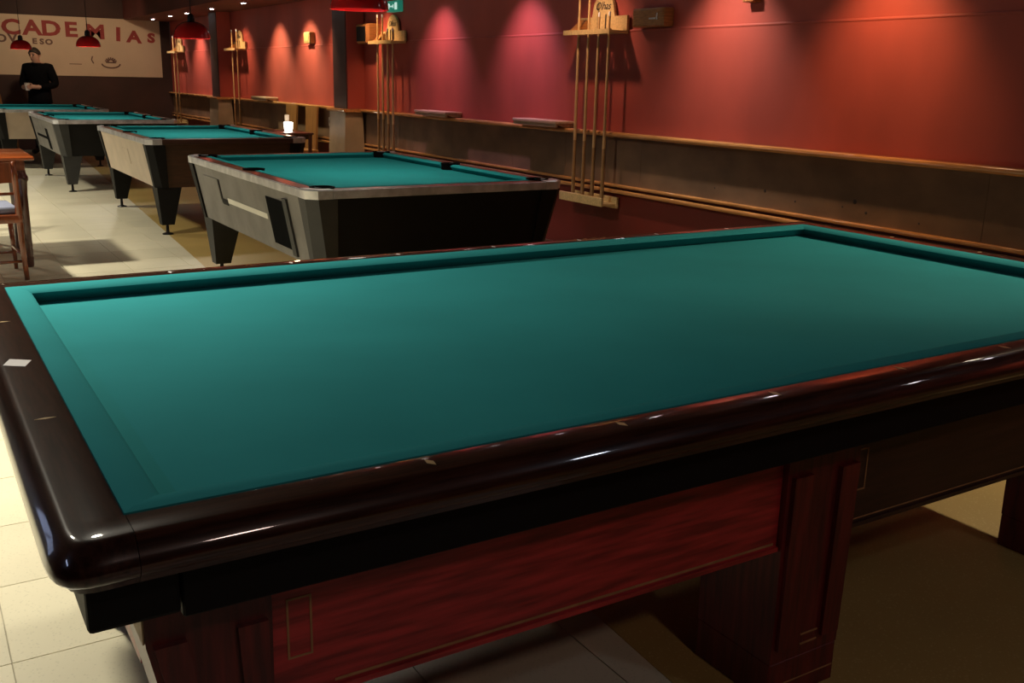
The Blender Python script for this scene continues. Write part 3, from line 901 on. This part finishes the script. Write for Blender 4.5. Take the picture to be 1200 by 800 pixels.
# small emblem: a dome of spokes over a wreath
g = MB()
for q in range(7):
    a = PI*(0.08+0.84*q/6)
    g.hexa([(1.154+0.03*math.cos(a)-0.012*math.sin(a), -0.0065, 1.48+0.03*math.sin(a)+0.012*math.cos(a)), (1.154+0.03*math.cos(a)+0.012*math.sin(a), -0.0065, 1.48+0.03*math.sin(a)-0.012*math.cos(a)),
            (1.154+0.10*math.cos(a)+0.012*math.sin(a), -0.0065, 1.48+0.08*math.sin(a)-0.012*math.cos(a)), (1.154+0.10*math.cos(a)-0.012*math.sin(a), -0.0065, 1.48+0.08*math.sin(a)+0.012*math.cos(a))],
           [(1.154+0.03*math.cos(a)-0.012*math.sin(a), -0.0045, 1.48+0.03*math.sin(a)+0.012*math.cos(a)), (1.154+0.03*math.cos(a)+0.012*math.sin(a), -0.0045, 1.48+0.03*math.sin(a)-0.012*math.cos(a)),
            (1.154+0.10*math.cos(a)+0.012*math.sin(a), -0.0045, 1.48+0.08*math.sin(a)-0.012*math.cos(a)), (1.154+0.10*math.cos(a)-0.012*math.sin(a), -0.0045, 1.48+0.08*math.sin(a)+0.012*math.cos(a))])
g.tube([(1.154+0.15*math.cos(a), -0.005, 1.45+0.07*math.sin(a)) for a in [PI+PI*q/10 for q in range(11)]], 0.012, 6)
g.tube([(1.07, -0.005, 1.47), (1.24, -0.005, 1.47)], 0.010, 6)
g.done('emblem', 'banner_dark', bn)
MB().tube([(0.86, -0.005, 1.57), (0.84, -0.005, 1.51), (0.87, -0.005, 1.45)], 0.010, 6).done('mark', 'banner_dark', bn)
MB().box((0.48, -0.006, 1.426), (0.68, -0.0045, 1.438)).done('mark', 'banner_dark', bn)

# ------------------------------------------------------------------ furniture on the left
def chair(name, label, loc, rz, wood, pad, hback=0.80, curved=True):
    """faces +y in its own axes, back at -y"""
    t = thing(name, label, 'chair', loc, rz)
    w2, d2, hs = 0.20, 0.20, 0.43
    for s in (-1, 1):
        MB().tube([(s*(w2+0.005), -d2-0.03, 0), (s*w2, -d2, 0.25), (s*w2, -d2, hs), (s*(w2-0.005), -d2-0.03, 0.66), (s*(w2-0.01), -d2-0.06, hback)], [0.015, 0.019, 0.021, 0.018, 0.014], 10).done('leg', wood, t, True)
        MB().tube([(s*(w2+0.01), d2+0.01, 0), (s*w2, d2, hs-0.06)], [0.013, 0.019], 10).done('leg', wood, t, True)
        MB().tube([(s*w2, -d2, 0.16), (s*w2, d2, 0.16)], 0.010, 8).done('stretcher', wood, t, True)
    for y in (-d2, d2):
        MB().tube([(-w2, y, 0.12), (w2, y, 0.12)], 0.010, 8).done('stretcher', wood, t, True)
    MB().box((-w2-0.02, -d2-0.02, hs-0.06), (w2+0.02, d2+0.02, hs-0.005), 0.01).done('seat_frame', wood, t, 'auto')
    MB().box((-w2+0.0, -d2+0.022, hs-0.0045), (w2-0.0, d2+0.005, hs+0.045), 0.018, 3).done('seat', pad, t, 'auto')
    n = 10
    secs = []
    for k in range(n+1):
        u = -1+2*k/n
        x = u*(w2-0.03)
        y = -d2-0.055-0.030*(1-u*u)
        secs.append([(x, y-0.010, hback-0.13), (x, y+0.010, hback-0.13), (x, y+0.008, hback-0.005), (x, y-0.012, hback-0.005)])
    MB().sweep(secs).done('backrest', wood, t, 'auto')
    MB().tube([(-w2+0.02, -d2-0.012, 0.56), (0, -d2-0.030, 0.56), (w2-0.02, -d2-0.012, 0.56)], 0.010, 8).done('back_slat', wood, t, True)
    return t
chair('wooden_chair', 'reddish wooden chair with blue-grey seat pad in front of the left table', (0.215, 6.04, 0), 0.06, 'chair_wood', 'seat_blue', 0.765)
chair('wooden_chair', 'reddish wooden chair mostly hidden beyond the left table', (0.13, 7.35, 0), PI, 'chair_wood', 'seat_dark', 0.84)
tt = thing('wooden_table', 'orange-brown wooden table with dark turned legs at the left edge', 'table', (0.07, 6.62, 0))
g = MB()
g.box((-0.52, -0.40, 0.735), (0.52, 0.40, 0.762), 0.012, 3)
g.done('tabletop', 'table_wood', tt, 'auto')
MB().box((-0.46, -0.34, 0.665), (0.46, 0.34, 0.7345)).done('table_frame', 'chair_wood', tt)
for sx in (-1, 1):
    for sy in (-1, 1):
        MB().lathe([(0.022, 0), (0.026, 0.02), (0.028, 0.50), (0.034, 0.585), (0.042, 0.60), (0.042, 0.622), (0.034, 0.636), (0.030, 0.65), (0.030, 0.6645)], 14, (sx*0.435, sy*0.315)).done('leg', 'dark_turned', tt, 'auto')
chair('wooden_chair', 'wooden chair by the farthest pool table at the left edge of the picture', (1.22, 17.0, 0), PI+0.3, 'oak', 'seat_dark', 0.93)

# cafe table by the wall with a glowing candle glass
cf = thing('cafe_table', 'small dark cafe table by the wall carrying a glowing candle glass', 'table', (3.46, 9.70, 0))
MB().box((-0.27, -0.36, 0.70), (0.27, 0.36, 0.722), 0.006, 2).done('tabletop', 'dark_turned', cf, 'auto')
MB().box((-0.22, -0.31, 0.65), (0.22, 0.31, 0.6995)).done('table_frame', 'dark_turned', cf)
for sx in (-1, 1):
    for sy in (-1, 1):
        MB().hexa([(sx*0.235, sy*0.325, 0), (sx*0.205, sy*0.325, 0), (sx*0.205, sy*0.295, 0), (sx*0.235, sy*0.295, 0)],
                  [(sx*0.255, sy*0.345, 0.699), (sx*0.221, sy*0.345, 0.699), (sx*0.221, sy*0.311, 0.699), (sx*0.255, sy*0.311, 0.699)]).done('leg', 'dark_turned', cf)
cd = thing('candle_glass', 'glowing white candle glass on the small cafe table', 'candle', (3.58, 9.74, 0.7225))
MB().lathe([(0.036, 0.0), (0.046, 0.02), (0.050, 0.095), (0.046, 0.095), (0.040, 0.03), (0.004, 0.025)], 18).done('glass', 'candle_glass', cd, 'auto')
MB().lathe([(0.026, 0.0255), (0.026, 0.060), (0.003, 0.062), (0.002, 0.075)], 12).done('wax', 'candle_glass', cd, 'auto')
light('candle_flame', 'POINT', (3.58, 9.74, 0.90), 0.7, (1.0, 0.75, 0.45), shadow_soft_size=0.03)
mh = thing('card_holder', 'slim pale card standing behind the candle glass', 'card', (3.62, 9.90, 0.7225))
MB().box((-0.03, -0.012, 0), (0.03, 0.012, 0.012)).done('stand', 'oak', mh)
MB().box((-0.025, -0.002, 0.0122), (0.025, 0.002, 0.17)).done('card', 'paper_white', mh)
def tall_chair(label, loc, rz):
    t = thing('high_back_chair', label, 'chair', loc, rz)
    w2, d2, hs = 0.19, 0.19, 0.44
    for s in (-1, 1):
        MB().hexa([(s*w2, -d2-0.02, 0), (s*(w2-0.03), -d2-0.02, 0), (s*(w2-0.03), -d2+0.015, 0), (s*w2, -d2+0.015, 0)],
                  [(s*w2, -d2, hs-0.001), (s*(w2-0.03), -d2, hs-0.001), (s*(w2-0.03), -d2+0.035, hs-0.001), (s*w2, -d2+0.035, hs-0.001)]).done('leg', 'oak', t)
        MB().box((s*w2, d2-0.035, 0), (s*(w2-0.03), d2, hs-0.001)).done('leg', 'oak', t)
    MB().box((-w2-0.01, -d2-0.005, hs), (w2+0.01, d2+0.015, hs+0.04), 0.01).done('seat', 'oak', t, 'auto')
    MB().hexa([(-w2+0.015, -d2, hs+0.041), (w2-0.015, -d2, hs+0.041), (w2-0.015, -d2+0.025, hs+0.041), (-w2+0.015, -d2+0.025, hs+0.041)],
              [(-w2, -d2-0.022, 0.98), (w2, -d2-0.022, 0.98), (w2, -d2-0.002, 0.98), (-w2, -d2-0.002, 0.98)]).done('backrest', 'oak', t)
    return t
tall_chair('honey-brown high-backed chair at the right of the small cafe table', (3.87, 10.30, 0), PI/2)
tall_chair('reddish-brown high-backed chair at the left of the small cafe table', (3.87, 11.00, 0), PI/2)

# ------------------------------------------------------------------ the man in black
def person():
    t = thing('person', 'man in a black jacket looking down at a pale cup before the banner', 'person', (1.86, 16.70, 0), 0)
    V, E, Rr = [], [], []
    def v(p, r, par=None):
        V.append(Vector(p))
        Rr.append(r if isinstance(r, tuple) else (r, r))
        if par is not None:
            E.append((par, len(V)-1))
        return len(V)-1
    # faces -y (towards the camera), turned a little to his right
    pelvis = v((0, 0, 0.90), (0.155, 0.115))
    waist = v((0, 0.0, 1.03), (0.150, 0.110), pelvis)
    chest = v((0, 0.005, 1.22), (0.195, 0.140), waist)
    upper = v((0, 0.015, 1.345), (0.155, 0.105), chest)
    neck = v((0, -0.005, 1.425), (0.058, 0.058), upper)
    hd0 = v((0, -0.035, 1.475), (0.062, 0.070), neck)
    hd1 = v((0, -0.055, 1.535), (0.076, 0.092), hd0)
    hd2 = v((0, -0.050, 1.595), (0.072, 0.088), hd1)
    v((0, -0.040, 1.625), (0.045, 0.055), hd2)
    hands = []
    for s in (-1, 1):
        hip = v((s*0.09, 0, 0.83), (0.098, 0.098), pelvis)
        kn = v((s*0.105, -0.015, 0.47), (0.064, 0.064), hip)
        an = v((s*0.11, 0.02, 0.09), (0.045, 0.045), kn)
        ft = v((s*0.12, -0.05, 0.045), (0.045, 0.042), an)
        v((s*0.135, -0.15, 0.038), (0.042, 0.034), ft)
        sh = v((s*0.185, 0.015, 1.35), (0.088, 0.088), upper)
        el = v((s*0.275, 0.03, 1.085), (0.070, 0.070), sh)
        if s == -1:
            wr_ = v((-0.135, -0.215, 1.045), (0.036, 0.036), el)
            pm = v((-0.095, -0.262, 1.055), (0.034, 0.026), wr_)
        else:
            wr_ = v((0.085, -0.205, 1.055), (0.036, 0.036), el)
            pm = v((0.035, -0.262, 1.060), (0.034, 0.026), wr_)
        hands.append((s, pm, wr_))
    # fingers curl round the cup at (-0.03, -0.31)
    cup = Vector((-0.030, -0.305, 0))
    for s, pm, wr_ in hands:
        base = V[pm]
        for f in range(4):
            z = base.z+0.027-0.018*f
            ln = [0.92, 1.0, 0.95, 0.78][f]
            a0 = math.radians(105) if s == 1 else math.radians(75)
            prev = pm
            # walk round the cup's front
            ang0 = 35 if s == 1 else 145
            for q in range(1, 4):
                a = math.radians(ang0-(s)*q*38*ln)
                p = (cup.x+0.047*math.cos(a), cup.y+0.047*math.sin(a), z-0.002*q)
                prev = v(p, [0.0095, 0.0088, 0.0078][q-1], prev)
        # thumb leaves the side of the palm, lies up along the cup
        p1 = v((base.x-s*0.006, base.y-0.010, base.z+0.040), 0.0105, pm)
        v((cup.x+s*0.020, cup.y+0.046, base.z+0.055), 0.009, p1)
    me = bpy.data.meshes.new('body')
    me.from_pydata(V, E, [])
    ob = bpy.data.objects.new('body_tmp', me)
    C.objects.link(ob)
    sk = ob.modifiers.new('skin', 'SKIN')
    sk.use_smooth_shade = True
    for i, d in enumerate(me.skin_vertices[0].data):
        d.radius = Rr[i]
        d.use_root = (i == 0)
    sb = ob.modifiers.new('sub', 'SUBSURF')
    sb.levels = 2
    sb.render_levels = 2
    dg = bpy.context.evaluated_depsgraph_get()
    m2 = bpy.data.meshes.new_from_object(ob.evaluated_get(dg))
    bpy.data.objects.remove(ob)
    m2.name = 'body'
    m2.materials.clear()
    for k in ('jacket', 'trousers', 'skin', 'shoe'):
        m2.materials.append(MATS[k])
    for p in m2.polygons:
        c = p.center
        p.use_smooth = True
        if c.z > 1.425 and abs(c.x) < 0.12:
            p.material_index = 2
        elif c.y < -0.20 and 0.95 < c.z < 1.15:
            p.material_index = 2
        elif c.z < 0.10:
            p.material_index = 3
        elif c.z < 0.90:
            p.material_index = 1
    body = bpy.data.objects.new('body', m2)
    C.objects.link(body)
    body.parent = t
    # face
    hc = Vector((0, -0.055, 1.545))
    for s in (-1, 1):
        MB().lathe([(0.002, -0.009), (0.009, -0.004), (0.010, 0.0), (0.009, 0.004), (0.002, 0.009)], 10).done('eye', 'eye', t, True).location = (s*0.030, -0.139, 1.545)
        g = MB()
        g.tube([(s*0.050, -0.128, 1.562), (s*0.030, -0.143, 1.568), (s*0.012, -0.146, 1.562)], [0.003, 0.0055, 0.004], 6)
        g.done('eyebrow', 'hair', t, True)
        g = MB()
        g.tube([(s*0.072, -0.050, 1.565), (s*0.084, -0.040, 1.560), (s*0.084, -0.040, 1.530), (s*0.072, -0.052, 1.512)], [0.006, 0.012, 0.011, 0.005], 8)
        g.done('ear', 'skin', t, True)
    MB().tube([(0, -0.141, 1.552), (0, -0.156, 1.528), (0, -0.164, 1.512), (0, -0.146, 1.502)], [0.007, 0.010, 0.014, 0.008], 10).done('nose', 'skin', t, True)
    MB().tube([(-0.026, -0.128, 1.482), (0, -0.141, 1.485), (0.026, -0.128, 1.482)], [0.003, 0.008, 0.003], 8).done('mouth', 'lips', t, True)
    # hair cap, longer on top, from a displaced half ellipsoid
    g = MB()
    n, rings = 26, 9
    rv = []
    for i in range(rings):
        a = (PI*0.52)*(1-i/(rings-1))+0.02
        ring = []
        for q in range(n):
            b_ = 2*PI*q/n
            front = max(0, -math.sin(b_))
            lift = a*(1-0.30*front)
            k = 1+0.035*math.sin(7*b_+i*1.7)+0.02*random.random()
            ring.append(g.bm.verts.new((0.089*k*math.sin(lift)*math.cos(b_), -0.045+0.106*k*math.sin(lift)*math.sin(b_), 1.552+0.112*k*math.cos(lift))))
        rv.append(ring)
    for A, B in zip(rv, rv[1:]):
        for q in range(n):
            g.bm.faces.new((A[q], A[(q+1) % n], B[(q+1) % n], B[q]))
    g.bm.faces.new(rv[-1])
    g.bm.faces.new(rv[0][::-1])
    g.done('hair', 'hair', t, True)
    # jacket collar and hem
    g = MB()
    prof = []
    rr = [[g.bm.verts.new((r*1.12*math.cos(2*PI*q/18), -0.002+r*math.sin(2*PI*q/18), z)) for q in range(18)] for r, z in ((0.082, 1.385), (0.074, 1.43), (0.068, 1.432), (0.072, 1.39))]
    for a in range(4):
        A, B = rr[a], rr[(a+1) % 4]
        for q in range(18):
            g.bm.faces.new((A[q], A[(q+1) % 18], B[(q+1) % 18], B[q]))
    g.done('collar', 'jacket', t, True)
    g = MB()
    rr = [[g.bm.verts.new((a_*math.cos(2*PI*q/24), b_*math.sin(2*PI*q/24), z)) for q in range(24)] for a_, b_, z in ((0.190, 0.150, 0.80), (0.182, 0.142, 0.90), (0.176, 0.134, 1.04), (0.165, 0.125, 1.10), (0.158, 0.12, 1.08), (0.17, 0.13, 0.90), (0.18, 0.14, 0.80))]
    for a in range(7):
        A, B = rr[a], rr[(a+1) % 7]
        for q in range(24):
            g.bm.faces.new((A[q], A[(q+1) % 24], B[(q+1) % 24], B[q]))
    g.done('jacket_hem', 'jacket', t, True)
    t.rotation_euler = (0, 0, -0.6)
    cp = thing('paper_cup', 'pale paper cup held in both hands by the man in black', 'cup', (0, 0, 0))
    mw = Matrix.Translation((1.86, 16.70, 0)) @ Matrix.Rotation(-0.6, 4, 'Z')
    cp.location = mw @ Vector((cup.x, cup.y, 1.005))
    MB().lathe([(0.030, 0.0), (0.039, 0.105), (0.0405, 0.108), (0.037, 0.108), (0.029, 0.006), (0.002, 0.005)], 18).done('cup_body', 'cup_white', cp, 'auto')
    MB().lathe([(0.0382, 0.095), (0.0415, 0.1085), (0.0405, 0.114), (0.036, 0.116), (0.002, 0.115)], 18).done('cup_lid', 'paper_white', cp, 'auto')
person()
